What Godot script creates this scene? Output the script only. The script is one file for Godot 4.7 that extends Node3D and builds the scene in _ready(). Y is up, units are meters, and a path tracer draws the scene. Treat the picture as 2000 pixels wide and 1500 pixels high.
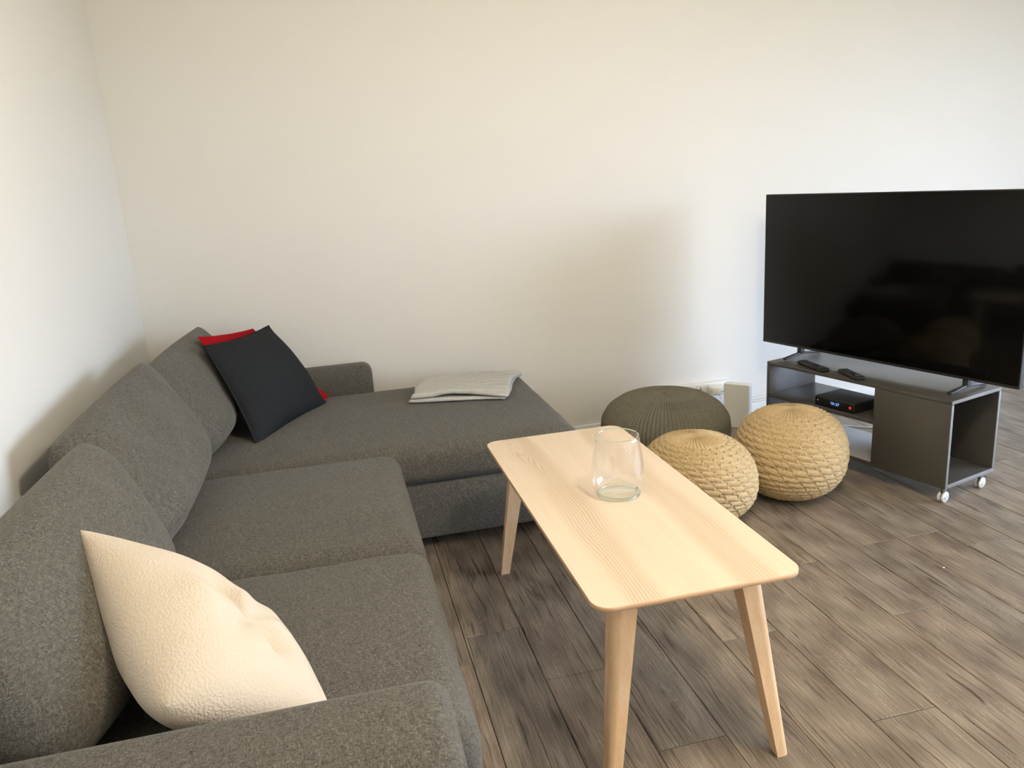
extends Node3D

# ---------------------------------------------------------------- helpers
var rng := RandomNumberGenerator.new()
var taken := {}
var M := {}

func numbered(called: String) -> String:
	if not taken.has(called):
		taken[called] = 0
		return called
	taken[called] += 1
	return "%s_%03d" % [called, taken[called]]

func tag(o: Node3D, label: String, category: String, group := "") -> void:
	o.set_meta("label", label)
	o.set_meta("category", category)
	if group != "":
		o.set_meta("group", group)

func thing(called: String, label: String, category: String, at := Vector3.ZERO, turn := 0.0, group := "") -> Node3D:
	var o := Node3D.new()
	o.name = numbered(called)
	add_child(o)
	o.position = at
	o.rotation.y = turn
	tag(o, label, category, group)
	return o

func part(called: String, mesh: Mesh, mat: Material, parent: Node3D, label := "") -> MeshInstance3D:
	var o := MeshInstance3D.new()
	o.name = called
	o.mesh = mesh
	o.material_override = mat
	o.cast_shadow = GeometryInstance3D.SHADOW_CASTING_SETTING_ON
	parent.add_child(o, true)
	if label != "":
		o.set_meta("label", label)
	return o

func structure(called: String, mesh: Mesh, mat: Material) -> MeshInstance3D:
	var o := part(called, mesh, mat, self)
	o.set_meta("kind", "structure")
	return o

# world-space mesh under a thing that is only moved, not turned
func wpart(called: String, mesh: Mesh, mat: Material, parent: Node3D, label := "") -> MeshInstance3D:
	var o := part(called, mesh, mat, parent, label)
	o.position = -parent.position
	return o

func st_new() -> SurfaceTool:
	var st := SurfaceTool.new()
	st.begin(Mesh.PRIMITIVE_TRIANGLES)
	return st

func done(st: SurfaceTool) -> ArrayMesh:
	st.generate_normals()
	return st.commit()

func quad(st: SurfaceTool, a: Vector3, b: Vector3, c: Vector3, d: Vector3) -> void:
	# a b c d run anticlockwise seen from outside; written clockwise
	for p in [a, c, b, a, d, c]:
		st.add_vertex(p)

# rounded box: cube faces with arcs at their rims, smooth normals; warp moves each point
func rbox(st: SurfaceTool, c: Vector3, size: Vector3, r: float, arc := 2, mid := 1, warp = null, turn := Basis()) -> void:
	var h := size / 2.0
	r = minf(r, minf(h.x, minf(h.y, h.z)) * 0.999)
	var axes := [[Vector3.RIGHT, Vector3.UP, Vector3.BACK], [Vector3.LEFT, Vector3.UP, Vector3.FORWARD], [Vector3.BACK, Vector3.UP, Vector3.LEFT], [Vector3.FORWARD, Vector3.UP, Vector3.RIGHT], [Vector3.RIGHT, Vector3.FORWARD, Vector3.UP], [Vector3.RIGHT, Vector3.BACK, Vector3.DOWN]]
	for ax in axes:
		var u: Vector3 = ax[0]
		var v: Vector3 = ax[1]
		var w: Vector3 = ax[2]
		var hu := absf(u.dot(h))
		var hv := absf(v.dot(h))
		var hw := absf(w.dot(h))
		var lu := ticks(hu, r, arc, mid)
		var lv := ticks(hv, r, arc, mid)
		var rows := []
		for b in lv:
			var row := PackedVector3Array()
			for a in lu:
				var core: Vector3 = u * a[0] + v * b[0] + w * (hw - r)
				var dir: Vector3 = (u * a[1] + v * b[1] + w).normalized()
				var p: Vector3 = c + turn * (core + dir * r)
				if warp != null:
					p = warp.call(p)
				row.append(p)
			rows.append(row)
		for j in lv.size() - 1:
			for i in lu.size() - 1:
				quad(st, rows[j][i], rows[j][i + 1], rows[j + 1][i + 1], rows[j + 1][i])

func ticks(h: float, r: float, arc: int, mid: int) -> Array:
	var out := []
	for k in arc:
		out.append([-(h - r), -tan(PI / 4.0 * (1.0 - float(k) / arc))])
	for k in mid + 1:
		out.append([lerpf(-(h - r), h - r, float(k) / mid), 0.0])
	for k in arc:
		out.append([h - r, tan(PI / 4.0 * float(k + 1) / arc)])
	return out

func boxm(lo: Vector3, hi: Vector3, r := 0.002, arc := 1) -> ArrayMesh:
	var st := st_new()
	rbox(st, (lo + hi) / 2.0, hi - lo, r, arc, 1)
	return done(st)

func tube(st: SurfaceTool, pts: Array, r: float, sides := 8) -> void:
	var rings := []
	for k in pts.size():
		var a: Vector3 = pts[maxi(k - 1, 0)]
		var b: Vector3 = pts[mini(k + 1, pts.size() - 1)]
		var d := (b - a).normalized()
		var s := d.cross(Vector3.UP if absf(d.y) < 0.9 else Vector3.RIGHT).normalized()
		var t := s.cross(d).normalized()
		var ring := PackedVector3Array()
		for i in sides:
			var ang := TAU * i / sides
			ring.append(pts[k] + s * cos(ang) * r + t * sin(ang) * r)
		rings.append(ring)
	for k in pts.size() - 1:
		for i in sides:
			var n := (i + 1) % sides
			quad(st, rings[k][n], rings[k][i], rings[k + 1][i], rings[k + 1][n])
	for e in [0, pts.size() - 1]:
		for i in range(1, sides - 1):
			var t3 := [rings[e][0], rings[e][i], rings[e][i + 1]]
			if e == 0:
				t3 = [t3[0], t3[2], t3[1]]
			for p in t3:
				st.add_vertex(p)

func curve_pts(ctrl: Array, n: int) -> Array:
	var c := Curve3D.new()
	for k in ctrl.size():
		var prev: Vector3 = ctrl[maxi(k - 1, 0)]
		var next: Vector3 = ctrl[mini(k + 1, ctrl.size() - 1)]
		var t := (next - prev) / 6.0
		c.add_point(ctrl[k], -t, t)
	var out := []
	var total := c.get_baked_length()
	for k in n + 1:
		out.append(c.sample_baked(total * k / n, true))
	return out

# lathe of [radius, height] points round y; the outline runs so that its outside lies on the right when going up
func lathe(st: SurfaceTool, prof: Array, sides := 48, at := Vector3.ZERO, turn := Basis()) -> void:
	for k in prof.size() - 1:
		for i in sides:
			var a0 := TAU * i / sides
			var a1 := TAU * (i + 1) / sides
			var p := [ring_pt(prof[k], a0), ring_pt(prof[k], a1), ring_pt(prof[k + 1], a1), ring_pt(prof[k + 1], a0)]
			for q in 4:
				p[q] = at + turn * p[q]
			if prof[k][0] < 1e-6:
				for q in [p[0], p[3], p[2]]:
					st.add_vertex(q)
			elif prof[k + 1][0] < 1e-6:
				for q in [p[0], p[2], p[1]]:
					st.add_vertex(q)
			else:
				quad(st, p[1], p[0], p[3], p[2])
				

func ring_pt(rh: Array, a: float) -> Vector3:
	return Vector3(rh[0] * cos(a), rh[1], rh[0] * sin(a))

# upright prism over an outline (x, z), run anticlockwise seen from above
func prism(st: SurfaceTool, outline: PackedVector2Array, y0: float, y1: float, bevel := 0.0) -> void:
	var n := outline.size()
	var mid := Vector2.ZERO
	for p in outline:
		mid += p / n
	var rings := [[y0, 0.0], [y1 - bevel, 0.0]]
	if bevel > 0.0:
		rings.append([y1, bevel])
	var pts := []
	for rg in rings:
		var row := PackedVector3Array()
		for p in outline:
			var q: Vector2 = p + (mid - p).normalized() * rg[1]
			row.append(Vector3(q.x, rg[0], q.y))
		pts.append(row)
	st.set_smooth_group(-1)
	for k in pts.size() - 1:
		for i in n:
			var j := (i + 1) % n
			quad(st, pts[k][j], pts[k][i], pts[k + 1][i], pts[k + 1][j])
	var last: PackedVector3Array = pts[pts.size() - 1]
	for i in n:
		var j := (i + 1) % n
		for q in [Vector3(mid.x, y1, mid.y), last[i], last[j]]:
			st.add_vertex(q)
		for q in [Vector3(mid.x, y0, mid.y), pts[0][j], pts[0][i]]:
			st.add_vertex(q)
	st.set_smooth_group(0)

# soft cushion over four corners (a: u- v-, b: u+ v-, c: u- v+, d: u+ v+); swells to both sides of the patch
func cushion(st: SurfaceTool, a: Vector3, b: Vector3, c: Vector3, d: Vector3, front: float, back: float, opt := {}) -> void:
	var n: int = opt.get("n", 40)
	var k: float = opt.get("k", 2.0)
	var p: float = opt.get("p", 0.5)
	var pull: float = opt.get("pull", 0.06)
	var low: float = opt.get("low", 0.0)
	var rough: float = opt.get("rough", 0.0)
	var dents = opt.get("dents")
	var rounded: Array = opt.get("rounded", [])
	var normal := ((b - a) + (d - c)).cross((c - a) + (d - b)).normalized()
	var noise: FastNoiseLite = opt.get("noise", M.soft_noise)
	var grids := []
	for side in [1.0, -1.0]:
		var rows := []
		for j in n + 1:
			var row := PackedVector3Array()
			for i in n + 1:
				# finer steps near the rim
				var u := sin((float(i) / n * 2.0 - 1.0) * PI / 2.0)
				var v := sin((float(j) / n * 2.0 - 1.0) * PI / 2.0)
				var uu := u * (1.0 - pull * (1.0 - v * v))
				var vv := v * (1.0 - pull * (1.0 - u * u))
				var s := (uu + 1.0) / 2.0
				var t := (vv + 1.0) / 2.0
				var base := a.lerp(b, s).lerp(c.lerp(d, s), t)
				for cr in rounded:
					var wt := pow((1.0 + cr[0] * u) * (1.0 + cr[1] * v) / 4.0, 3.0)
					base = base.lerp((a + b + c + d) / 4.0, cr[2] * wt)
				var f := pow(maxf(0.0, (1.0 - pow(absf(u), k)) * (1.0 - pow(absf(v), k))), p)
				f *= 1.0 - low * v * 0.5
				var thick := front if side > 0.0 else back
				var q: Vector3 = base + normal * side * f * thick
				if dents != null and side > 0.0:
					q += normal * dents.call(u, v) * f
				if rough > 0.0:
					q += normal * side * rough * noise.get_noise_3dv(base * 100.0) * minf(1.0, f * 2.0)
				row.append(q)
			rows.append(row)
		grids.append(rows)
	for side in 2:
		for j in n:
			for i in n:
				var r: Array = grids[side]
				if side == 0:
					quad(st, r[j][i], r[j][i + 1], r[j + 1][i + 1], r[j + 1][i])
				else:
					quad(st, r[j][i + 1], r[j][i], r[j + 1][i], r[j + 1][i + 1])

# ring of piping round a cushion's rim
func rim_points(a: Vector3, b: Vector3, c: Vector3, d: Vector3, pull: float, n: int) -> Array:
	var out := []
	var corners := [Vector2(-1, -1), Vector2(1, -1), Vector2(1, 1), Vector2(-1, 1)]
	for e in 4:
		for i in n:
			var uv: Vector2 = corners[e].lerp(corners[(e + 1) % 4], float(i) / n)
			var uu := uv.x * (1.0 - pull * (1.0 - uv.y * uv.y))
			var vv := uv.y * (1.0 - pull * (1.0 - uv.x * uv.x))
			out.append(a.lerp(b, (uu + 1) / 2).lerp(c.lerp(d, (uu + 1) / 2), (vv + 1) / 2))
	out.append(out[0])
	return out

# ---------------------------------------------------------------- textures
func tex(w: int, h: int, bytes: PackedByteArray) -> ImageTexture:
	return ImageTexture.create_from_image(Image.create_from_data(w, h, false, Image.FORMAT_RGB8, bytes))

func mat(rgb: Color, rough := 0.6, spec := 0.5) -> StandardMaterial3D:
	var m := StandardMaterial3D.new()
	m.albedo_color = rgb
	m.roughness = rough
	m.metallic_specular = spec
	return m

func fnl(freq: float, sd: int, octaves := 3) -> FastNoiseLite:
	var n := FastNoiseLite.new()
	n.noise_type = FastNoiseLite.TYPE_SIMPLEX_SMOOTH
	n.frequency = freq
	n.seed = sd
	n.fractal_octaves = octaves
	return n

# woven cloth: short threads lying across each other, lighter and darker, tiling
func weave(side: int, base: Color, spread: float, threads: int, sd: int, length := 9) -> ImageTexture:
	var v := PackedFloat32Array()
	v.resize(side * side)
	v.fill(0.0)
	var r := RandomNumberGenerator.new()
	r.seed = sd
	for k in threads:
		var x := r.randi_range(0, side - 1)
		var y := r.randi_range(0, side - 1)
		var along := r.randf() < 0.5
		var n := r.randi_range(3, length)
		var val := r.randfn(0.0, 1.0)
		for i in n:
			for w in 2:
				var px := (x + (i if along else w)) % side
				var py := (y + (w if along else i)) % side
				v[py * side + px] = v[py * side + px] * 0.3 + val * 0.8
	var by := PackedByteArray()
	by.resize(side * side * 3)
	for k in side * side:
		var f := 1.0 + spread * clampf(v[k], -2.2, 2.6)
		by[k * 3] = clampi(int(base.r8 * f), 0, 255)
		by[k * 3 + 1] = clampi(int(base.g8 * f), 0, 255)
		by[k * 3 + 2] = clampi(int(base.b8 * f), 0, 255)
	return tex(side, side, by)

const STRIPS := 7
const STRIP_W := 200
const STRIP_L := 1400

func floor_texture() -> Array:
	var w := STRIP_L
	var h := STRIPS * STRIP_W
	var by := PackedByteArray()
	by.resize(w * h * 3)
	var bump := PackedByteArray()
	bump.resize(w * h)
	var blot := fnl(0.004, 3, 2)
	var ring := fnl(1.0, 11, 2)
	var fine := fnl(1.0, 5, 2)
	var crack := fnl(1.0, 21, 2)
	for y in h:
		var strip := y / STRIP_W
		var yy := y % STRIP_W
		for x in w:
			var oy := yy + strip * 977.0
			var warp := blot.get_noise_2d(x * 0.9, oy * 2.0)
			var f := ring.get_noise_2d(x * 0.0013, oy * 0.013 + warp * 0.2) * 10.0
			var fr := absf(f - floorf(f) - 0.5) * 2.0
			var line := pow(fr, 7.0)
			var g := fine.get_noise_2d(x * 0.008, oy * 0.33)
			var g2 := fine.get_noise_2d(x * 0.0025 + 300.0, oy * 0.15)
			var c := crack.get_noise_2d(x * 0.0022 + warp * 0.2, oy * 0.10 + warp * 0.9)
			var dark := smoothstep(0.42, 0.62, c)
			var knot := smoothstep(0.5, 0.75, blot.get_noise_2d(x * 0.6 + 5000.0, oy * 5.0))
			var t := 0.54 + 0.15 * g + 0.19 * g2 + 0.24 * warp + 0.19 * line - 0.42 * dark - 0.22 * knot
			t = clampf(t, 0.0, 1.0)
			var hue := 0.5 + 0.5 * blot.get_noise_2d(x * 0.7 + 900.0, oy * 0.8 + 4000.0)
			var col := Color8(70, 57, 48).lerp(Color8(180, 162, 143), t)
			col = col.lerp(Color(col.r * 0.98, col.g * 1.01, col.b * 0.98), hue)
			var k := y * w + x
			by[k * 3] = col.r8
			by[k * 3 + 1] = col.g8
			by[k * 3 + 2] = col.b8
			bump[k] = clampi(int(128 + 50 * g + 40 * line - 90 * dark), 0, 255)
	return [tex(w, h, by), ImageTexture.create_from_image(Image.create_from_data(w, h, false, Image.FORMAT_L8, bump))]

# ash veneer: pale wood with two bands of grain lines along the length
func ash_texture() -> ImageTexture:
	var w := 420
	var h := 1000
	var by := PackedByteArray()
	by.resize(w * h * 3)
	var slow := fnl(1.0, 41, 2)
	var fine := fnl(1.0, 43, 2)
	for y in h:
		var v := float(y) / h
		for x in w:
			var u := float(x) / w
			var wob := slow.get_noise_2d(v * 2.2, u * 1.4)
			var uu := u + wob * 0.03
			# the cathedral figure at the far end
			var swirl := slow.get_noise_2d(u * 5.0 + 7.0, v * 2.6 + 3.0)
			uu += swirl * 0.07 * smoothstep(0.45, 0.05, v)
			var b1 := smoothstep(0.13, 0.03, absf(uu - 0.25))
			var b2 := smoothstep(0.14, 0.04, absf(uu - 0.77))
			var l := uu * 58.0 + fine.get_noise_2d(u * 3.0, v * 1.6) * 1.2
			var line := pow(0.5 + 0.5 * sin(l * TAU), 3.0)
			var pore := fine.get_noise_2d(u * 260.0, v * 16.0)
			var g := fine.get_noise_2d(u * 90.0 + 50.0, v * 2.0)
			var t := 0.12 * g + 0.05 * pore + b1 * (0.3 + 0.7 * line) * 0.95 + b2 * (0.45 + 0.55 * line) * 0.75 + 0.12 * slow.get_noise_2d(u * 6.0, v * 1.2)
			var col := Color8(221, 201, 175).lerp(Color8(190, 166, 136), clampf(t, -0.3, 1.0))
			var k := y * w + x
			by[k * 3] = col.r8
			by[k * 3 + 1] = col.g8
			by[k * 3 + 2] = col.b8
	return tex(w, h, by)

func long_grain(base: Color, dark: Color, sd: int) -> ImageTexture:
	var w := 256
	var h := 512
	var by := PackedByteArray()
	by.resize(w * h * 3)
	var n := fnl(1.0, sd, 2)
	for y in h:
		for x in w:
			var t := 0.4 + 0.5 * n.get_noise_2d(x * 0.06, y * 0.006) + 0.25 * n.get_noise_2d(x * 0.3, y * 0.05)
			var col := base.lerp(dark, clampf(t, 0.0, 1.0))
			var k := y * w + x
			by[k * 3] = col.r8
			by[k * 3 + 1] = col.g8
			by[k * 3 + 2] = col.b8
	return tex(w, h, by)

func noise_tex(side: int, freq: float, sd: int) -> ImageTexture:
	var n := fnl(freq, sd, 3)
	return ImageTexture.create_from_image(n.get_seamless_image(side, side))

func triplanar(m: StandardMaterial3D, scale: float) -> StandardMaterial3D:
	m.uv1_triplanar = true
	m.uv1_scale = Vector3.ONE * scale
	m.uv1_triplanar_sharpness = 4.0
	return m

func make_materials() -> void:
	M.soft_noise = fnl(0.02, 77, 3)
	M.wall = mat(Color8(237, 235, 229), 0.8, 0.3)
	M.ceiling = mat(Color8(240, 239, 236), 0.9, 0.2)
	M.trim = mat(Color8(238, 236, 231), 0.45)
	var ft := floor_texture()
	M.floor = mat(Color.WHITE, 0.42, 0.5)
	M.floor.albedo_texture = ft[0]
	M.floor.vertex_color_use_as_albedo = true
	M.floor.heightmap_enabled = true
	M.floor.heightmap_texture = ft[1]
	M.floor.heightmap_scale = 0.03
	M.subfloor = mat(Color8(46, 38, 32), 0.9)
	M.sofa = triplanar(mat(Color.WHITE, 0.95, 0.15), 2.6)
	M.sofa.albedo_texture = weave(512, Color8(91, 88, 81), 0.18, 46000, 4)
	M.sofa.rim_enabled = true
	M.sofa.rim = 0.25
	M.kick = mat(Color8(92, 80, 70), 0.6)
	M.black_cloth = triplanar(mat(Color.WHITE, 0.9, 0.2), 3.4)
	M.black_cloth.albedo_texture = weave(256, Color8(41, 43, 45), 0.10, 14000, 14, 5)
	M.red_cloth = triplanar(mat(Color.WHITE, 0.85, 0.2), 4.0)
	M.red_cloth.albedo_texture = weave(256, Color8(150, 14, 26), 0.08, 14000, 15, 5)
	M.teddy = triplanar(mat(Color8(207, 193, 173), 1.0, 0.1), 5.0)
	M.teddy.heightmap_enabled = true
	M.teddy.heightmap_texture = noise_tex(256, 0.12, 18)
	M.teddy.heightmap_scale = 0.16
	M.teddy.rim_enabled = true
	M.teddy.rim = 0.4
	M.blanket = triplanar(mat(Color.WHITE, 0.95, 0.15), 4.0)
	M.blanket.albedo_texture = weave(256, Color8(186, 185, 180), 0.05, 16000, 24, 6)
	M.ash = mat(Color.WHITE, 0.5, 0.4)
	M.ash.albedo_texture = ash_texture()
	M.ash_edge = mat(Color8(214, 176, 140), 0.55, 0.4)
	M.leg = triplanar(mat(Color.WHITE, 0.5, 0.4), 2.0)
	M.leg.albedo_texture = long_grain(Color8(232, 200, 160), Color8(216, 176, 132), 61)
	M.glass = mat(Color(1.0, 1.0, 1.0, 0.02), 0.0)
	M.glass.transparency = BaseMaterial3D.TRANSPARENCY_ALPHA
	M.glass_base = mat(Color(0.93, 1.0, 0.97, 0.0), 0.0)
	M.glass_base.transparency = BaseMaterial3D.TRANSPARENCY_ALPHA
	M.glass_base.refraction_enabled = true
	M.glass_base.refraction_scale = 0.05
	M.green_knit = triplanar(mat(Color.WHITE, 0.95, 0.15), 5.0)
	M.green_knit.albedo_texture = weave(256, Color8(114, 111, 97), 0.13, 12000, 31, 4)
	M.tan_knit = triplanar(mat(Color.WHITE, 0.95, 0.15), 5.0)
	M.tan_knit.albedo_texture = weave(256, Color8(192, 168, 128), 0.12, 12000, 33, 4)
	M.stand = mat(Color8(74, 71, 66), 0.32, 0.5)
	M.stand_glare = mat(Color8(158, 157, 156), 0.4, 0.5)  # paler than the bench: glare of the white wall, put into the colour
	M.stand_daylit_edge = mat(Color8(126, 124, 122), 0.5, 0.5)  # bench edges as daylight brightens them, painted in as a lighter grey
	M.tv_screen = mat(Color8(6, 6, 6), 0.12, 0.30)
	M.tv_body = mat(Color8(18, 18, 19), 0.45)
	M.tv_edge = mat(Color8(60, 62, 66), 0.3)
	M.foot = mat(Color8(50, 50, 52), 0.4)
	M.black_plastic = mat(Color8(20, 20, 21), 0.45)
	M.matt_black = mat(Color8(38, 38, 40), 0.6)
	M.button = mat(Color8(52, 52, 54), 0.5)
	M.white_plastic = mat(Color8(236, 234, 228), 0.4)
	M.grey_plastic = mat(Color8(150, 150, 148), 0.45)
	M.dark_hole = mat(Color8(30, 28, 26), 0.7)
	M.wheel = mat(Color8(226, 226, 222), 0.35)
	M.steel = mat(Color8(120, 120, 122), 0.35)
	M.steel.metallic = 0.9
	M.green_led = mat(Color8(60, 200, 140), 0.4)
	M.clock = mat(Color8(150, 190, 255), 0.4)
	M.clock.emission_enabled = true
	M.clock.emission = Color8(110, 165, 255)
	M.clock.emission_energy_multiplier = 2.2
	M.power = mat(Color8(255, 70, 80), 0.4)
	M.power.emission_enabled = true
	M.power.emission = Color8(255, 50, 60)
	M.power.emission_energy_multiplier = 1.3
	M.lamp_glass = mat(Color8(250, 245, 235), 0.5)
	M.lamp_glass.emission_enabled = true
	M.lamp_glass.emission = Color8(255, 226, 180)
	M.lamp_glass.emission_energy_multiplier = 3.0
	M.pane = mat(Color(0.95, 0.98, 1.0, 0.06), 0.0)
	M.pane.transparency = BaseMaterial3D.TRANSPARENCY_ALPHA
	M.paper = mat(Color8(245, 245, 240), 0.8)

# ---------------------------------------------------------------- the place
const ROOM_X := 6.2
const ROOM_Z := 5.4
const ROOM_Y := 2.5

func _ready() -> void:
	rng.seed = 12
	# camera
	var cam := Camera3D.new()
	cam.name = "camera"
	add_child(cam)
	cam.fov = 52.681
	cam.near = 0.05
	cam.far = 60.0
	cam.transform = Transform3D(Basis(Vector3(0.9704, -0.0617, 0.23348), Vector3(0.11715, 0.96571, -0.23169), Vector3(-0.21117, 0.25218, 0.94436)).orthonormalized(), Vector3(0.8839, 1.3905, 3.9297))
	cam.current = true
	# sky: even evening light of a pale overcast sky
	var env := Environment.new()
	env.background_mode = Environment.BG_SKY
	var sky := Sky.new()
	var sm := ProceduralSkyMaterial.new()
	sm.sky_top_color = Color8(190, 212, 246)
	sm.sky_horizon_color = Color8(214, 228, 250)
	sm.ground_horizon_color = Color8(150, 158, 160)
	sm.ground_bottom_color = Color8(110, 112, 110)
	sm.sun_angle_max = 0.0
	sky.sky_material = sm
	env.sky = sky
	env.background_energy_multiplier = 23.0
	env.tonemap_mode = Environment.TONE_MAPPER_LINEAR
	env.tonemap_exposure = 1.0
	env.sdfgi_enabled = true
	env.ssao_enabled = true
	env.ssil_enabled = true
	var we := WorldEnvironment.new()
	we.name = "environment"
	we.environment = env
	add_child(we)
	# materials, then the lamps of the room
	make_materials()
	pendant_lamp(Vector3(1.9, ROOM_Y, 2.85), 2.2, "white globe lamp hanging above the coffee table")
	pendant_lamp(Vector3(2.8, ROOM_Y, 4.7), 0.6, "white globe lamp hanging in the front part of the room")
	room()
	sofa()
	coffee_table()
	media_stand()
	television()
	poufs()
	pillows()
	blanket()
	vase()
	small_things()

func pendant_lamp(at: Vector3, energy: float, label: String) -> void:
	# a white globe hanging on a short rod; the light sits in the globe
	var t := thing("pendant_lamp", label, "lamp", at)
	var st := st_new()
	lathe(st, [[0.0, -0.02], [0.05, -0.02], [0.06, -0.012], [0.06, 0.0], [0.0, 0.0]], 32)
	part("canopy", done(st), M.trim, t)
	st = st_new()
	tube(st, [Vector3(0, -0.018, 0), Vector3(0, -0.07, 0)], 0.006, 10)
	part("rod", done(st), M.steel, t)
	st = st_new()
	var prof := []
	for k in 19:
		var a := -PI / 2 + PI * k / 18.0
		prof.append([maxf(0.0, 0.15 * cos(a)), -0.20 + 0.13 * sin(a)])
	lathe(st, prof, 40)
	part("lamp_shade", done(st), M.lamp_glass, t)
	var l := OmniLight3D.new()
	l.name = "lamp_glow"
	l.light_energy = energy
	l.light_color = Color8(255, 241, 214)
	l.light_size = 0.12
	l.omni_range = 14.0
	l.omni_attenuation = 2.0
	l.shadow_enabled = true
	t.add_child(l)
	l.position = Vector3(0, -0.20, 0)

func room() -> void:
	# walls, ceiling
	structure("wall_back", boxm(Vector3(-0.15, -0.1, -0.15), Vector3(ROOM_X + 0.15, ROOM_Y + 0.1, 0.0)), M.wall)
	structure("wall_left", boxm(Vector3(-0.15, -0.1, 0.0), Vector3(0.0, ROOM_Y + 0.1, ROOM_Z)), M.wall)
	structure("wall_front", boxm(Vector3(-0.15, -0.1, ROOM_Z), Vector3(ROOM_X + 0.15, ROOM_Y + 0.1, ROOM_Z + 0.15)), M.wall)
	structure("ceiling", boxm(Vector3(-0.15, ROOM_Y, -0.15), Vector3(ROOM_X + 0.15, ROOM_Y + 0.15, ROOM_Z + 0.15)), M.ceiling)
	# right wall round a wide window
	var y0 := 0.25
	var y1 := 2.25
	var z0 := 1.7
	var z1 := 5.0
	var st := st_new()
	for b in [[Vector3(ROOM_X, -0.1, 0), Vector3(ROOM_X + 0.15, y0, ROOM_Z)], [Vector3(ROOM_X, y1, 0), Vector3(ROOM_X + 0.15, ROOM_Y + 0.1, ROOM_Z)], [Vector3(ROOM_X, y0, 0), Vector3(ROOM_X + 0.15, y1, z0)], [Vector3(ROOM_X, y0, z1), Vector3(ROOM_X + 0.15, y1, ROOM_Z)]]:
		rbox(st, (b[0] + b[1]) / 2.0, b[1] - b[0], 0.001, 1, 1)
	structure("wall_right", done(st), M.wall)
	st = st_new()
	for b in [[Vector3(ROOM_X + 0.03, y0, z0), Vector3(ROOM_X + 0.1, y0 + 0.06, z1)], [Vector3(ROOM_X + 0.03, y1 - 0.06, z0), Vector3(ROOM_X + 0.1, y1, z1)], [Vector3(ROOM_X + 0.03, y0, z0), Vector3(ROOM_X + 0.1, y1, z0 + 0.06)], [Vector3(ROOM_X + 0.03, y0, z1 - 0.06), Vector3(ROOM_X + 0.1, y1, z1)], [Vector3(ROOM_X + 0.03, y0, 3.32), Vector3(ROOM_X + 0.1, y1, 3.38)]]:
		rbox(st, (b[0] + b[1]) / 2.0, b[1] - b[0], 0.004, 1, 1)
	var win := structure("window_1", done(st), M.trim)
	for zz in [[z0 + 0.06, 3.32], [3.38, z1 - 0.06]]:
		part("pane", boxm(Vector3(ROOM_X + 0.06, y0 + 0.06, zz[0]), Vector3(ROOM_X + 0.066, y1 - 0.06, zz[1]), 0.0005), M.pane, win)
	# baseboards with a rounded upper edge
	structure("baseboard_back", boxm(Vector3(0.0, 0.0, 0.0), Vector3(ROOM_X, 0.058, 0.012), 0.004, 2), M.trim)
	structure("baseboard_left", boxm(Vector3(0.0, 0.0, 0.012), Vector3(0.012, 0.058, ROOM_Z), 0.004, 2), M.trim)
	# floor: a slab, and on it every plank
	var fl := structure("floor", boxm(Vector3(-0.15, -0.1, -0.15), Vector3(ROOM_X + 0.15, -0.008, ROOM_Z + 0.15)), M.subfloor)
	var wide := 0.1872
	var long := 1.29
	var known := {5: 2.471, 0: 1.755, 1: 2.043, 7: 2.076}
	var first := -7
	var x := 1.162 + first * wide
	var col := first
	while x < ROOM_X:
		var joint: float = known.get(col, rng.randf_range(0.0, long))
		var z := joint - ceilf(joint / long) * long
		while z < ROOM_Z:
			var a := Vector2(maxf(x, 0.0), maxf(z, 0.0))
			var b := Vector2(minf(x + wide, ROOM_X), minf(z + long, ROOM_Z))
			if b.x - a.x > 0.01 and b.y - a.y > 0.01:
				plank(fl, a, b, wide, long)
			z += long
		x += wide
		col += 1

func plank(fl: Node3D, a: Vector2, b: Vector2, wide: float, long: float) -> void:
	var g := 0.0009
	var e := 0.0022
	var strip := rng.randi_range(0, STRIPS - 1)
	var flip := rng.randf() < 0.5
	var flop := rng.randf() < 0.5
	var tone := rng.randf_range(0.88, 1.1)
	var warm := rng.randf_range(-0.03, 0.03)
	var color := Color(tone * (1.0 + warm), tone, tone * (1.0 - warm))
	var st := st_new()
	st.set_smooth_group(-1)
	var rows := [[g, -0.008], [g, -0.0016], [g + e, 0.0]]
	var rings := []
	for r in rows:
		rings.append([Vector3(a.x + r[0], r[1], a.y + r[0]), Vector3(a.x + r[0], r[1], b.y - r[0]), Vector3(b.x - r[0], r[1], b.y - r[0]), Vector3(b.x - r[0], r[1], a.y + r[0])])
	var faces := [[rings[2][0], rings[2][1], rings[2][2], rings[2][3]]]
	for k in 2:
		for i in 4:
			var j := (i + 1) % 4
			faces.append([rings[k][i], rings[k][j], rings[k + 1][j], rings[k + 1][i]])
	for f in faces:
		for i in [0, 2, 1, 0, 3, 2]:
			var p: Vector3 = f[i]
			var u := clampf((p.z - a.y) / long, 0.0, 1.0)
			var v := clampf((p.x - a.x) / wide, 0.01, 0.99)
			u = 1.0 - u if flip else u
			v = 1.0 - v if flop else v
			st.set_color(color)
			st.set_uv(Vector2(u * 0.996 + 0.002, (strip + 0.02 + v * 0.96) / STRIPS))
			st.add_vertex(p)
	part("plank", done(st), M.floor, fl)

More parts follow.
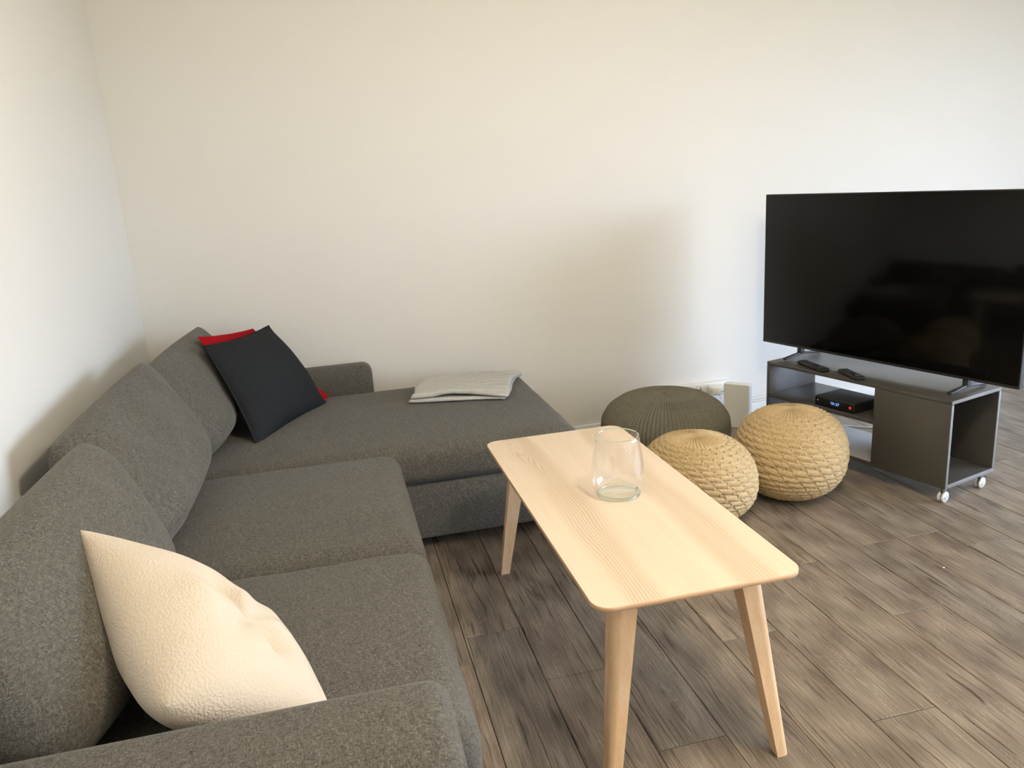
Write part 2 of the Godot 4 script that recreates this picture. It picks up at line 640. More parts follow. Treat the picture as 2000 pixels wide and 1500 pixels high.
# ---------------------------------------------------------------- sofa
func sofa() -> void:
	var t := thing("corner_sofa", "dark grey fabric corner sofa with a chaise end along the back wall", "sofa", Vector3(0.55, 0, 1.5))
	var st := st_new()
	rbox(st, Vector3(0.565, 0.165, 2.02), Vector3(0.95, 0.23, 1.86), 0.012, 2, 1)
	wpart("base", done(st), M.sofa, t)
	st = st_new()
	rbox(st, Vector3(0.915, 0.163, 0.57), Vector3(1.66, 0.232, 1.06), 0.014, 2, 1)
	wpart("chaise_base", done(st), M.sofa, t)
	for f in [Vector3(0.2, 0, 0.15), Vector3(1.62, 0, 0.15), Vector3(1.62, 0, 0.92), Vector3(0.2, 0, 2.8), Vector3(0.92, 0, 2.8), Vector3(0.92, 0, 1.3)]:
		st = st_new()
		rbox(st, f + Vector3(0, 0.026, 0), Vector3(0.06, 0.052, 0.06), 0.006, 1, 1)
		wpart("foot", done(st), M.kick, t)
	# back frame behind the cushions
	st = st_new()
	rbox(st, Vector3(0.08, 0.335, 1.49), Vector3(0.1, 0.57, 2.92), 0.03, 3, 1)
	wpart("back_frame", done(st), M.sofa, t)
	# arms
	for a in [[Vector3(0.56, 0.305, 0.088), Vector3(0.94, 0.5, 0.14)], [Vector3(0.545, 0.31, 2.85), Vector3(0.91, 0.515, 0.255)]]:
		st = st_new()
		rbox(st, a[0], a[1], 0.045, 5, 10, func(p: Vector3): return p + Vector3(0, 0.012 * smoothstep(0.4, 0.55, p.y) * (1.0 - pow((p.z - a[0].z) / (a[1].z * 0.5), 2.0)), 0))
		wpart("arm", done(st), M.sofa, t)
	# seat cushions
	for c in [[Vector3(1.005, 0.357, 0.642), Vector3(1.53, 0.158, 0.965), 0.022], [Vector3(0.635, 0.355, 1.542), Vector3(0.82, 0.168, 0.80), 0.02], [Vector3(0.637, 0.352, 2.334), Vector3(0.82, 0.164, 0.775), 0.02]]:
		var mid: Vector3 = c[0]
		var size: Vector3 = c[1]
		var crown: float = c[2]
		st = st_new()
		rbox(st, mid, size, 0.05, 6, 18, func(p: Vector3):
			var u := clampf((p.x - mid.x) / (size.x * 0.5), -1, 1)
			var v := clampf((p.z - mid.z) / (size.z * 0.5), -1, 1)
			var up := smoothstep(mid.y, mid.y + size.y * 0.5, p.y)
			var q := p
			q.y += up * crown * (1.0 - u * u * u * u) * (1.0 - v * v) + up * 0.004 * M.soft_noise.get_noise_3dv(p * 300.0)
			var w := 1.0 - pow((p.y - mid.y) / (size.y * 0.5), 2.0)
			q.x += smoothstep(0.8, 1.0, u) * 0.012 * w
			q.z += smoothstep(0.8, 1.0, v) * 0.006 * w
			return q)
		wpart("seat_cushion", done(st), M.sofa, t)
	# back cushions: a (bottom far) b (bottom near) c (top far) d (top near), swelling towards the seat
	var opt := {"n": 56, "k": 4.0, "p": 0.40, "pull": -0.03, "low": 0.6, "rough": 0.02}
	for q in [
		[Vector3(0.33, 0.455, 1.07), Vector3(0.33, 0.455, 0.18), Vector3(0.17, 0.80, 1.02), Vector3(0.265, 0.835, 0.17)],
		[Vector3(0.31, 0.455, 1.93), Vector3(0.31, 0.455, 1.04), Vector3(0.115, 0.79, 1.76), Vector3(0.18, 0.84, 0.96)],
		[Vector3(0.33, 0.46, 2.70), Vector3(0.34, 0.455, 1.94), Vector3(0.205, 0.80, 2.66), Vector3(0.235, 0.83, 1.90)]]:
		st = st_new()
		cushion(st, q[0], q[1], q[2], q[3], 0.135, 0.10, opt)
		wpart("back_cushion", done(st), M.sofa, t)

# ---------------------------------------------------------------- coffee table
func coffee_table() -> void:
	var at := Vector3(1.5986, 0, 1.9401)
	var t := thing("coffee_table", "rectangular pale ash coffee table with rounded corners and splayed wooden legs", "table", at)
	var hx := 0.25
	var hz := 0.59
	var r := 0.045
	var outline := PackedVector2Array()
	for c in [[1, 1, 0.0], [-1, 1, 90.0], [-1, -1, 180.0], [1, -1, 270.0]]:
		for k in 9:
			var a := deg_to_rad(c[2] + 90.0 * k / 8.0)
			outline.append(Vector2(c[0] * (hx - r) + cos(a) * r, c[1] * (hz - r) + sin(a) * r))
	var st := st_new()
	st.set_smooth_group(-1)
	var n := outline.size()
	for i in n:
		var p := outline[i]
		var q := outline[(i + 1) % n]
		for v in [Vector2.ZERO, p, q]:
			st.set_uv(Vector2(v.x / (2 * hx) + 0.5, v.y / (2 * hz) + 0.5))
			st.add_vertex(Vector3(v.x, 0.5, v.y))
	part("table_top", done(st), M.ash, t)
	st = st_new()
	var ring := [[0.5, 0.0], [0.499, 0.0006], [0.489, 0.0006], [0.484, -0.008]]
	for k in 3:
		for i in n:
			var p := outline[i]
			var q := outline[(i + 1) % n]
			var f0: float = 1.0 + ring[k][1] * 3.0
			var f1: float = 1.0 + ring[k + 1][1] * 3.0
			quad(st, Vector3(p.x * f0, ring[k][0], p.y * f0), Vector3(q.x * f0, ring[k][0], q.y * f0), Vector3(q.x * f1, ring[k + 1][0], q.y * f1), Vector3(p.x * f1, ring[k + 1][0], p.y * f1))
	for i in n:
		var p := outline[i] * 0.976
		var q := outline[(i + 1) % n] * 0.976
		for v in [Vector3(0, 0.484, 0), Vector3(q.x, 0.484, q.y), Vector3(p.x, 0.484, p.y)]:
			st.add_vertex(v)
	part("edge_band", done(st), M.ash_edge, t)
	# rails under the top
	for s in [-1.0, 1.0]:
		part("rail", boxm(Vector3(s * 0.165 - 0.011, 0.455, -0.42), Vector3(s * 0.165 + 0.011, 0.485, 0.42), 0.002), M.leg, t)
	# legs: rounded outside, flat inside, tapering and splayed
	for sx in [-1.0, 1.0]:
		for sz in [-1.0, 1.0]:
			st = st_new()
			st.set_smooth_group(-1)
			var top := Vector3(sx * 0.153, 0.4845, sz * 0.49)
			var foot := Vector3(sx * 0.2185, 0.0, sz * 0.557)
			# square section, crisp inside, its outer corner well rounded
			var section := [Vector2(-1, -1), Vector2(-0.2, -1), Vector2(0.35, -1)]
			section[1] = Vector2(1, -1)
			section.remove_at(2)
			for q in 9:
				var an := PI / 2 * q / 8.0
				section.append(Vector2(0.15 + 0.85 * cos(an), 0.15 + 0.85 * sin(an)))
			section.append(Vector2(-1, 1))
			var m := section.size()
			var rows := []
			for f in [0.0, 1.0]:
				var c := top.lerp(foot, f)
				var wide := lerpf(0.029, 0.0155, f)
				var row := PackedVector3Array()
				for q in section:
					row.append(c + Vector3(sx * q.x * wide, 0, sz * q.y * wide))
				rows.append(row)
			for q in m:
				var nx := (q + 1) % m
				if sx * sz > 0:
					quad(st, rows[0][q], rows[0][nx], rows[1][nx], rows[1][q])
				else:
					quad(st, rows[0][nx], rows[0][q], rows[1][q], rows[1][nx])
			for e in [0, 1]:
				for q in range(1, m - 1):
					var tri := [rows[e][0], rows[e][q], rows[e][q + 1]]
					if (e == 0) != (sx * sz > 0):
						tri = [tri[0], tri[2], tri[1]]
					for v in tri:
						st.add_vertex(v)
			part("leg", done(st), M.leg, t)

# ---------------------------------------------------------------- media stand and television
const STAND_AT := Vector3(3.207, 0, 1.462)
const STAND_TURN := -1.3006

func media_stand() -> void:
	var t := thing("media_stand", "low dark grey television bench on white casters", "television stand", STAND_AT, STAND_TURN)
	var d := -0.335
	part("top_panel", boxm(Vector3(-0.955, 0.429, d), Vector3(0, 0.445, 0)), M.stand, t)
	part("bottom_panel", boxm(Vector3(-0.955, 0.07, d), Vector3(-0.347, 0.088, 0)), M.stand, t)
	part("bottom_glare", boxm(Vector3(-0.938, 0.088, d + 0.002), Vector3(-0.347, 0.0895, -0.004), 0.0005), M.stand_glare, t, "light grey sheet painting the wall glare on the bottom panel")  # added thin sheet, its pale colour imitates the reflection on the dark panel
	part("end_bottom_panel", boxm(Vector3(-0.345, 0.07, d), Vector3(0, 0.088, -0.0165)), M.stand, t)
	part("side_panel", boxm(Vector3(-0.955, 0.0885, d), Vector3(-0.939, 0.4285, 0)), M.stand, t)
	part("divider", boxm(Vector3(-0.345, 0.0885, d + 0.017), Vector3(-0.329, 0.4285, -0.0165)), M.stand, t)
	part("front_panel", boxm(Vector3(-0.345, 0.07, -0.016), Vector3(-0.0005, 0.4285, 0)), M.stand, t)
	part("back_panel", boxm(Vector3(-0.345, 0.0885, d), Vector3(-0.0005, 0.4285, d + 0.016)), M.stand, t)
	part("shelf", boxm(Vector3(-0.9385, 0.262, d), Vector3(-0.3455, 0.28, -0.006)), M.stand, t)
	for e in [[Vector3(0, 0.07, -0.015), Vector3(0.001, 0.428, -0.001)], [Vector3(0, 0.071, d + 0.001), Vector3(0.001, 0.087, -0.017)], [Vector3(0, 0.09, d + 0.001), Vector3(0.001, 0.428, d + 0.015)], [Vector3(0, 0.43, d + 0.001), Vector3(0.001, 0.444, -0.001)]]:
		part("daylit_edge", boxm(e[0], e[1], 0.0003), M.stand_daylit_edge, t, "light grey strip painting daylight on the panel edge")  # daylight on the open end, painted as pale strips over the dark edges
	for c in [Vector3(-0.028, 0, -0.045), Vector3(-0.028, 0, -0.30), Vector3(-0.925, 0, -0.045), Vector3(-0.925, 0, -0.30)]:
		var st := st_new()
		rbox(st, c + Vector3(0, 0.068, 0), Vector3(0.034, 0.004, 0.034), 0.001, 1, 1)
		rbox(st, c + Vector3(0.0, 0.053, 0.004), Vector3(0.012, 0.028, 0.03), 0.005, 2, 1)
		var br := part("caster", done(st), M.steel, t)
		for s in [-1.0, 1.0]:
			st = st_new()
			lathe(st, [[0.0, -0.0055], [0.012, -0.0055], [0.02, -0.0045], [0.0235, -0.002], [0.0235, 0.002], [0.02, 0.0045], [0.006, 0.0055], [0.005, 0.008], [0.0, 0.008]], 28, c + Vector3(s * 0.0085, 0.0235, 0.008), Basis(Vector3.BACK, -PI / 2 * s))
			part("wheel", done(st), M.wheel, br, "white plastic caster wheel")

func television() -> void:
	var t := thing("television", "large black flat television standing on the dark grey bench", "television", STAND_AT + Vector3(0, 0.445, 0), STAND_TURN)
	var f := -0.16
	var x0 := -1.136
	var x1 := 0.158
	var y0 := 0.050
	var y1 := 0.803
	part("screen", boxm(Vector3(x0 + 0.004, y0 + 0.012, f - 0.004), Vector3(x1 - 0.004, y1 - 0.004, f + 0.0005), 0.0003), M.tv_screen, t)
	var st := st_new()
	rbox(st, Vector3((x0 + x1) / 2, (y0 + y1) / 2, f - 0.012), Vector3(x1 - x0, y1 - y0, 0.023), 0.002, 1, 1)
	part("frame", done(st), M.tv_body, t)
	st = st_new()
	rbox(st, Vector3((x0 + x1) / 2, y0 + 0.26, f - 0.043), Vector3((x1 - x0) * 0.82, 0.44, 0.04), 0.016, 3, 1)
	part("back_housing", done(st), M.tv_body, t)
	part("lower_bezel", boxm(Vector3(x0 + 0.002, y0 + 0.001, f - 0.002), Vector3(x1 - 0.002, y0 + 0.012, f + 0.0015), 0.0004), M.black_plastic, t)
	part("side_trim", boxm(Vector3(x1, y0, f - 0.022), Vector3(x1 + 0.0012, y1, f - 0.002), 0.0003), M.tv_edge, t, "grey side trim")
	for fx in [-0.905, -0.056]:
		st = st_new()
		for b in [[Vector3(fx, 0.0075, -0.066), Vector3(fx, 0.024, -0.19)], [Vector3(fx, 0.0075, -0.318), Vector3(fx, 0.024, -0.185)]]:
			var a: Vector3 = b[0]
			var e: Vector3 = b[1]
			var dir := (e - a).normalized()
			var turn := Basis(Vector3.RIGHT, Vector3.RIGHT.cross(dir) * -1.0, dir)
			rbox(st, (a + e) / 2.0 , Vector3(0.02, 0.011, a.distance_to(e)), 0.003, 1, 1, null, turn)
		rbox(st, Vector3(fx, 0.042, f - 0.022), Vector3(0.024, 0.05, 0.03), 0.004, 1, 1)
		part("foot", done(st), M.foot, t)

# ---------------------------------------------------------------- poufs
func pouf_form(phi: float, power: float) -> Vector2:
	var c := cos(phi)
	var s := sin(phi)
	return Vector2(pow(maxf(c, 0.0), 2.0 / power), 1.0 + signf(s) * pow(absf(s), 2.0 / power))

func shell(n: int, m: int, f: Callable) -> ArrayMesh:
	# f(turn, phi): closed round body
	var verts := PackedVector3Array()
	var norms := PackedVector3Array()
	var idx := PackedInt32Array()
	for j in m + 1:
		var phi := -PI / 2 + PI * j / m
		for i in n + 1:
			verts.append(f.call(TAU * (i % n) / n, phi))
	norms.resize(verts.size())
	for j in m + 1:
		for i in n + 1:
			var ia := (i + n - 1) % n
			var ib := (i + 1) % n
			var du := verts[j * (n + 1) + ib] - verts[j * (n + 1) + ia]
			var dv := verts[mini(j + 1, m) * (n + 1) + i] - verts[maxi(j - 1, 0) * (n + 1) + i]
			var nn := dv.cross(du)
			if j == 0:
				nn = Vector3.DOWN
			elif j == m:
				nn = Vector3.UP
			elif nn.length() < 1e-12:
				nn = Vector3.UP if j > m / 2 else Vector3.DOWN
			norms[j * (n + 1) + i] = nn.normalized()
	for j in m:
		for i in n:
			var a := j * (n + 1) + i
			var b := a + 1
			var c := a + n + 1
			var d := c + 1
			for q in [a, b, d, a, d, c]:
				idx.append(q)
	var arr := []
	arr.resize(Mesh.ARRAY_MAX)
	arr[Mesh.ARRAY_VERTEX] = verts
	arr[Mesh.ARRAY_NORMAL] = norms
	arr[Mesh.ARRAY_INDEX] = idx
	var am := ArrayMesh.new()
	am.add_surface_from_arrays(Mesh.PRIMITIVE_TRIANGLES, arr)
	return am

func poufs() -> void:
	# ribbed pouf by the wall
	var ribs := 92
	var green := shell(ribs * 8, 120, func(a: float, phi: float):
		var q := pouf_form(phi, 2.35)
		var r := 0.312 * q.x
		var y := 0.18 * q.y
		var s := 0.5 + 0.5 * cos(a * ribs)
		var amount := 0.0085 * smoothstep(0.13, 0.18, r)
		var stitch := 0.0009 * sin(phi * 220.0) * smoothstep(0.05, 0.15, r)
		var fine := 0.0012 * cos(a * ribs * 0.5) * smoothstep(0.02, 0.06, r) * smoothstep(0.17, 0.10, r)
		var out := Vector3(cos(a) * maxf(q.x, 0.02), (q.y - 1.0) * 1.2, sin(a) * maxf(q.x, 0.02)).normalized()
		var p := Vector3(cos(a) * r, y, sin(a) * r) + out * (amount * (sqrt(s) - 0.7) + stitch + fine)
		if phi > 0.0:
			p.y -= 0.014 * exp(-r * r / 0.0016)
		return p)
	var g := thing("knitted_pouf", "low round olive green ribbed knitted pouf against the back wall", "pouf", Vector3(2.398, 0.0, 0.545))
	part("knit_cover", green, M.green_knit, g)
	var st := st_new()
	lathe(st, [[0.0, 0.3435], [0.008, 0.3435], [0.009, 0.348], [0.006, 0.351], [0.0, 0.352]], 16)
	part("button", done(st), M.green_knit, g)
	# braided poufs: rows of slanting stitches, stepping from one to the next
	var rows := 24.0
	var segs := 26
	var tan_mesh := shell(468, 190, func(a: float, phi: float):
		var q := pouf_form(phi, 2.3)
		var r := 0.229 * q.x
		var y := 0.19 * q.y
		var cap := smoothstep(0.13, 0.10, r) * (1.0 if phi > 0 else 0.0)
		var down := (PI / 2 - phi) / PI * rows
		var line := floorf(down)
		var seg := a / TAU * segs + line * 0.37
		var fs := seg - floorf(seg)
		# every stitch slants a little and steps to the next
		var row := down + 0.42 * (fs - 0.5)
		var fr := row - floorf(row)
		var ridge := sqrt(maxf(0.0, sin(fr * PI)))
		var knot := exp(-pow(minf(fs, 1.0 - fs) / 0.07, 2.0))
		var side := 0.009 * (ridge - 0.6) + 0.0022 * knot + 0.0008 * sin(a * segs * 11.0 + row * 7.0)
		var spoke := 0.0022 * cos(a * 46.0) * smoothstep(0.015, 0.05, r)
		var out := Vector3(cos(a) * maxf(q.x, 0.02), (q.y - 1.0) * 1.2, sin(a) * maxf(q.x, 0.02)).normalized()
		var p := Vector3(cos(a) * r, y, sin(a) * r) + out * lerpf(side, spoke, cap)
		if phi > 0.0:
			p.y -= 0.008 * exp(-r * r / 0.001)
		return p)
	var t1 := thing("knitted_pouf", "straw coloured braided knitted pouf beside the coffee table, slumped to one side", "pouf", Vector3(2.26, 0.0, 1.205))
	var p1 := part("knit_cover", tan_mesh, M.tan_knit, t1)
	p1.transform = Transform3D(Basis(Vector3(1, 0, 0), Vector3(-0.13, 0.97, 0.06), Vector3(0, 0, 1)), Vector3(0.012, 0.0, -0.01))
	var t2 := thing("knitted_pouf", "straw coloured braided knitted pouf standing upright in front of the television bench", "pouf", Vector3(2.714, 0.0, 1.125))
	var p2 := part("knit_cover", tan_mesh, M.tan_knit, t2)
	p2.transform = Transform3D(Basis(Vector3.UP, 0.7) * Basis(Vector3(1.005, 0, 0), Vector3(0.03, 1.03, 0), Vector3(0, 0, 1.005)), Vector3.ZERO)

# ---------------------------------------------------------------- pillows and blanket
func pillows() -> void:
	# black
	var a := Vector3(0.525, 0.437, 0.85)
	var b := Vector3(0.80, 0.44, 0.335)
	var c := Vector3(0.36, 0.825, 0.66)
	var d := Vector3(0.575, 0.805, 0.16)
	var t := thing("throw_pillow", "square black fabric pillow with a flanged rim leaning in the sofa corner", "pillow", Vector3(0.65, 0.44, 0.56))
	var st := st_new()
	cushion(st, a, b, c, d, 0.10, 0.03, {"n": 48, "k": 2.4, "p": 0.6, "pull": 0.07, "rough": 0.01})
	wpart("cover", done(st), M.black_cloth, t)
	st = st_new()
	tube(st, rim_points(a, b, c, d, 0.07, 16), 0.006, 8)
	wpart("piping", done(st), M.black_cloth, t)
	# red, behind it
	var off := Vector3(-0.075, 0.0, -0.04)
	t = thing("throw_pillow", "dark red pillow tucked behind the black pillow", "pillow", Vector3(0.56, 0.44, 0.5))
	st = st_new()
	cushion(st, Vector3(0.54, 0.445, 0.60), Vector3(0.815, 0.452, 0.255), Vector3(0.325, 0.855, 0.58), Vector3(0.50, 0.795, 0.12), 0.015, 0.04, {"n": 40, "k": 2.4, "p": 0.6, "pull": 0.04, "rough": 0.008})
	wpart("cover", done(st), M.red_cloth, t)
	# white, in the other corner
	t = thing("throw_pillow", "cream white fluffy pillow leaning against the sofa arm", "pillow", Vector3(0.58, 0.44, 2.48))
	st = st_new()
	var dents := func(u: float, v: float):
		var k := 0.0
		for e in [[0.15, 0.1, 0.25, -0.03], [-0.35, -0.3, 0.2, -0.02], [0.5, -0.45, 0.22, -0.028], [-0.1, 0.5, 0.2, 0.015]]:
			k += e[3] * exp(-(pow(u - e[0], 2.0) + pow(v - e[1], 2.0)) / (e[2] * e[2]))
		# a pinch with folds running out from it
		var pu := u + 0.15
		var pv := v + 0.1
		var rr := sqrt(pu * pu + pv * pv)
		k += 0.010 * cos(4.0 * atan2(pv, pu) + 0.6) * exp(-pow((rr - 0.28) / 0.2, 2.0)) - 0.012 * exp(-rr * rr / 0.03)
		return k
	cushion(st, Vector3(0.80, 0.44, 2.66), Vector3(0.60, 0.44, 2.23), Vector3(0.535, 0.60, 2.76), Vector3(0.34, 0.775, 2.34), 0.11, 0.11, {"rounded": [[-1.0, 1.0, 0.16], [1.0, -1.0, 0.1]], "n": 72, "k": 2.6, "p": 0.5, "pull": 0.03, "rough": 0.016, "dents": dents})
	wpart("cover", done(st), M.teddy, t)

func blanket() -> void:
	var t := thing("folded_blanket", "light grey knitted blanket folded flat on the chaise seat", "blanket", Vector3(1.45, 0.45, 0.4))
	var a := Vector2(1.155, 0.575)
	var b := Vector2(1.575, 0.69)
	var c := Vector2(1.285, 0.17)
	var d := Vector2(1.755, 0.225)
	for layer in 2:
		var st := st_new()
		var grids := []
		var n := 60
		for side in 2:
			var rows := []
			for j in n + 1:
				var row := PackedVector3Array()
				for i in n + 1:
					var u := float(i) / n
					var v := float(j) / n
					var p := a.lerp(b, u).lerp(c.lerp(d, u), v)
					p += Vector2(0.012 * sin(v * 7.0 + layer), 0.010 * sin(u * 6.0 + layer * 2.0)) * (0.6 if layer == 0 else 1.0)
					var rim := minf(minf(u, 1.0 - u), minf(v, 1.0 - v))
					var edge := sqrt(clampf(1.0 - pow(1.0 - clampf(rim / 0.03, 0.0, 1.0), 2.0), 0.0, 1.0))
					var seat := seat_height(p.x, p.y)
					var mid: float = seat + 0.009 + layer * 0.016 + 0.012 * layer * exp(-pow((u - 0.45) / 0.3, 2.0)) * smoothstep(0.35, 0.0, v)
					mid += 0.006 * M.soft_noise.get_noise_2d(p.x * 260.0, p.y * 260.0 + layer * 90.0) * (0.3 + layer)
					var wave: float = 0.0095 * pow(absf(sin(v * 27.0 + 0.9 * sin(u * 5.0) + 0.5 * sin(u * 13.0))), 0.7) + 0.004 * M.soft_noise.get_noise_2d(u * 50.0, v * 320.0)
					var half := 0.0075 * edge
					var y: float = mid + half + wave * edge * (1.0 if layer == 1 else 0.3) if side == 0 else mid - half
					row.append(Vector3(p.x, y, p.y))
				rows.append(row)
			grids.append(rows)
		for j in n:
			for i in n:
				var g: Array = grids[0]
				quad(st, g[j][i], g[j][i + 1], g[j + 1][i + 1], g[j + 1][i])
				g = grids[1]
				quad(st, g[j][i + 1], g[j][i], g[j + 1][i], g[j + 1][i + 1])
		wpart("layer", done(st), M.blanket, t)

# upper face of the chaise cushion, as built in sofa()
func seat_height(x: float, z: float) -> float:
	var u := clampf((x - 1.005) / 0.765, -1, 1)
	var v := clampf((z - 0.642) / 0.4825, -1, 1)
	var y := 0.436 + 0.022 * (1.0 - u * u * u * u) * (1.0 - v * v)
	var r := 0.05
	var dx := maxf(0.0, absf(x - 1.005) - (0.765 - r))
	var dz := maxf(0.0, absf(z - 0.642) - (0.4825 - r))
	return y - (r - sqrt(maxf(0.0, r * r - minf(r * r, dx * dx + dz * dz)))) * 0.8 + 0.002

# ---------------------------------------------------------------- glass on the table
func vase() -> void:
	var t := thing("glass_vase", "clear glass hurricane vase standing on the coffee table", "vase", Vector3(1.62, 0.5003, 1.955))
	var outer := [[0.0605, 0.0045], [0.068, 0.012], [0.0745, 0.03], [0.077, 0.05], [0.0765, 0.075], [0.074, 0.10], [0.0705, 0.125], [0.0665, 0.15], [0.0635, 0.168], [0.062, 0.176]]
	var inner := [[0.0605, 0.1775], [0.0592, 0.176], [0.0608, 0.167], [0.0638, 0.149], [0.0678, 0.124], [0.0713, 0.10], [0.0738, 0.075], [0.0743, 0.05], [0.0718, 0.03], [0.066, 0.0135], [0.0595, 0.0075]]
	var st := st_new()
	lathe(st, outer + inner, 72)
	part("glass_body", done(st), M.glass, t)
	st = st_new()
	tube(st, ring_path(0.0607, 0.1772), 0.0014, 10)
	part("rim", done(st), M.glass_base, t)
	st = st_new()
	tube(st, ring_path(0.0585, 0.0045), 0.0042, 12)
	part("base_ring", done(st), M.glass_base, t)
	st = st_new()
	lathe(st, [[0.0, 0.0015], [0.054, 0.0015], [0.054, 0.006], [0.0, 0.006]], 72)
	part("base_disc", done(st), M.glass, t)

func ring_path(r: float, y: float) -> Array:
	var out := []
	for k in 73:
		out.append(Vector3(cos(TAU * k / 72.0) * r, y, sin(TAU * k / 72.0) * r))
	return out

# ---------------------------------------------------------------- small things
func on_stand(s: float, y: float, depth: float) -> Vector3:
	return STAND_AT + Basis(Vector3.UP, STAND_TURN) * Vector3(-s, y, -depth)

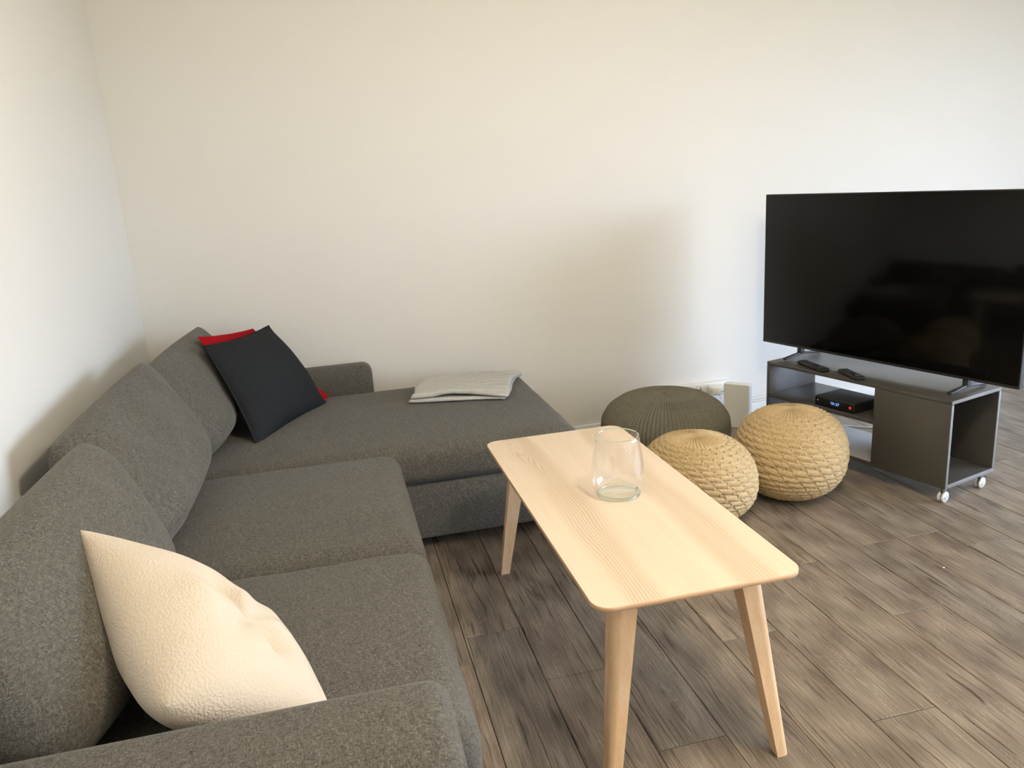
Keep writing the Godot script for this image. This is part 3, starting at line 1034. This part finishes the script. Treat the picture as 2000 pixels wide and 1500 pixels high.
func small_things() -> void:
	# set-top box
	var t := thing("set_top_box", "black set-top box with a blue clock display on the bench shelf", "set-top box", on_stand(0.562, 0.2803, 0.105), STAND_TURN)
	var st := st_new()
	rbox(st, Vector3(0, 0.024, 0), Vector3(0.216, 0.044, 0.18), 0.005, 2, 1)
	part("case", done(st), M.black_plastic, t)
	st = st_new()
	rbox(st, Vector3(0, 0.0465, -0.001), Vector3(0.208, 0.002, 0.172), 0.001, 1, 1)
	part("lid", done(st), M.matt_black, t)
	var tm := TextMesh.new()
	tm.text = "19:27"
	var font := SystemFont.new()
	font.font_names = PackedStringArray(["Droid Sans Mono"])
	tm.font = font
	tm.font_size = 16
	tm.pixel_size = 0.001
	tm.depth = 0.0004
	var clock := part("clock_display", tm, M.clock, t, "blue glowing clock digits")
	clock.position = Vector3(0.005, 0.026, 0.0902)
	st = st_new()
	lathe(st, [[0.0038, -0.0003], [0.0058, -0.0003], [0.0058, 0.0003], [0.0038, 0.0003], [0.0038, -0.0003]], 24, Vector3.ZERO, Basis(Vector3.RIGHT, PI / 2))
	var pw := part("power_light", done(st), M.power, t, "red glowing power ring")
	pw.position = Vector3(0.087, 0.026, 0.0904)
	st = st_new()
	rbox(st, Vector3(-0.09, 0.028, 0.0902), Vector3(0.007, 0.007, 0.0008), 0.0003, 1, 1)
	part("badge", done(st), M.grey_plastic, t)
	# remotes
	remote(on_stand(0.716, 0.4453, 0.050), STAND_TURN - 0.30, 0.20, 0.046, "long black remote control lying on the bench top", 11)
	remote(on_stand(0.50, 0.4453, 0.045), STAND_TURN - 0.42, 0.165, 0.044, "shorter black remote control with a round pad on the bench top", 6)
	# router
	t = thing("wifi_router", "upright white router standing on the floor behind the poufs", "router", Vector3(2.985, 0, 0.20), -0.85)
	st = st_new()
	var o := PackedVector2Array()
	for k in 28:
		var a := TAU * k / 28.0
		o.append(Vector2(signf(cos(a)) * pow(absf(cos(a)), 0.3) * 0.074, signf(sin(a)) * pow(absf(sin(a)), 0.4) * 0.027))
	prism(st, o, 0.0, 0.245, 0.004)
	part("case", done(st), M.white_plastic, t)
	# power strip on the wall with a plug adapter
	t = thing("power_strip", "white power strip fixed low on the wall behind the green pouf", "power strip", Vector3(2.78, 0.19, 0.0))
	part("case", boxm(Vector3(-0.17, -0.03, 0.0), Vector3(0.25, 0.03, 0.04), 0.006, 2), M.white_plastic, t)
	for k in 4:
		st = st_new()
		lathe(st, [[0.0, 0.0], [0.021, 0.0], [0.021, 0.003], [0.018, 0.003], [0.017, 0.0012], [0.0, 0.0012]], 28, Vector3(-0.12 + 0.085 * k, 0.0, 0.0402), Basis(Vector3.RIGHT, PI / 2))
		var so := part("socket", done(st), M.white_plastic, t)
		for s in [-1.0, 1.0]:
			st = st_new()
			lathe(st, [[0.0, 0.0], [0.003, 0.0], [0.003, 0.0008], [0.0, 0.0008]], 10, Vector3(-0.12 + 0.085 * k + s * 0.0095, 0.0, 0.0415), Basis(Vector3.RIGHT, PI / 2))
			part("hole", done(st), M.dark_hole, so)
	t = thing("plug_adapter", "white plug adapter with a small green light in the wall power strip", "adapter", Vector3(2.925, 0.185, 0.0415))
	st = st_new()
	rbox(st, Vector3(0, 0, 0.035), Vector3(0.09, 0.05, 0.066), 0.012, 3, 1)
	part("case", done(st), M.white_plastic, t)
	st = st_new()
	rbox(st, Vector3(0.012, -0.004, 0.0685), Vector3(0.006, 0.012, 0.0015), 0.0005, 1, 1)
	part("status_light", done(st), M.green_led, t, "small green light")
	st = st_new()
	lathe(st, [[0.0, 0.0], [0.007, 0.0], [0.007, 0.001], [0.0, 0.001]], 16, Vector3(0.028, -0.004, 0.068), Basis(Vector3.RIGHT, PI / 2))
	part("jack", done(st), M.dark_hole, t)
	# white cables along the wall
	var cables := [
		["white cable running along the wall from the router to the bench", [Vector3(3.03, 0.06, 0.14), Vector3(3.10, 0.085, 0.06), Vector3(3.25, 0.095, 0.03), Vector3(3.5, 0.10, 0.03), Vector3(3.8, 0.06, 0.06), Vector3(3.95, 0.006, 0.12)]],
		["white cable hanging below the power strip towards the router", [Vector3(2.95, 0.155, 0.06), Vector3(2.97, 0.11, 0.06), Vector3(3.02, 0.085, 0.05), Vector3(3.2, 0.075, 0.03), Vector3(3.45, 0.07, 0.04), Vector3(3.6, 0.006, 0.10)]],
		["white cable looping on the floor behind the television bench", [Vector3(3.2, 0.005, 0.35), Vector3(3.32, 0.005, 0.45), Vector3(3.45, 0.005, 0.42), Vector3(3.6, 0.005, 0.52), Vector3(3.75, 0.005, 0.5)]]]
	for c in cables:
		st = st_new()
		tube(st, curve_pts(c[1], 40), 0.0032, 8)
		var cb := part(numbered("cable"), done(st), M.white_plastic, self)
		tag(cb, c[0], "cable", "white cables by the wall")
	# a crumb on the floor
	st = st_new()
	rbox(st, Vector3.ZERO, Vector3(0.006, 0.003, 0.005), 0.0012, 1, 1)
	var cr := part(numbered("paper_scrap"), done(st), M.paper, self)
	cr.position = Vector3(2.836, 0.0016, 1.881)
	tag(cr, "tiny white paper scrap lying on the wood floor", "scrap")

func remote(at: Vector3, turn: float, long: float, wide: float, label: String, buttons: int) -> void:
	var t := thing("remote_control", label, "remote control", at, turn)
	var st := st_new()
	rbox(st, Vector3(0, 0.009, 0), Vector3(long, 0.018, wide), 0.005, 2, 1)
	part("case", done(st), M.black_plastic, t)
	for k in buttons:
		for s in [-1.0, 0.0, 1.0]:
			st = st_new()
			rbox(st, Vector3(-long * 0.42 + long * 0.6 * k / buttons, 0.0185, s * wide * 0.28), Vector3(long * 0.032, 0.002, wide * 0.16), 0.0008, 1, 1)
			part("button", done(st), M.button, t)
	st = st_new()
	lathe(st, [[0.0, 0.0], [wide * 0.33, 0.0], [wide * 0.31, 0.0015], [0.0, 0.0016]], 24, Vector3(long * 0.34, 0.018, 0.0))
	part("control_pad", done(st), M.button, t)
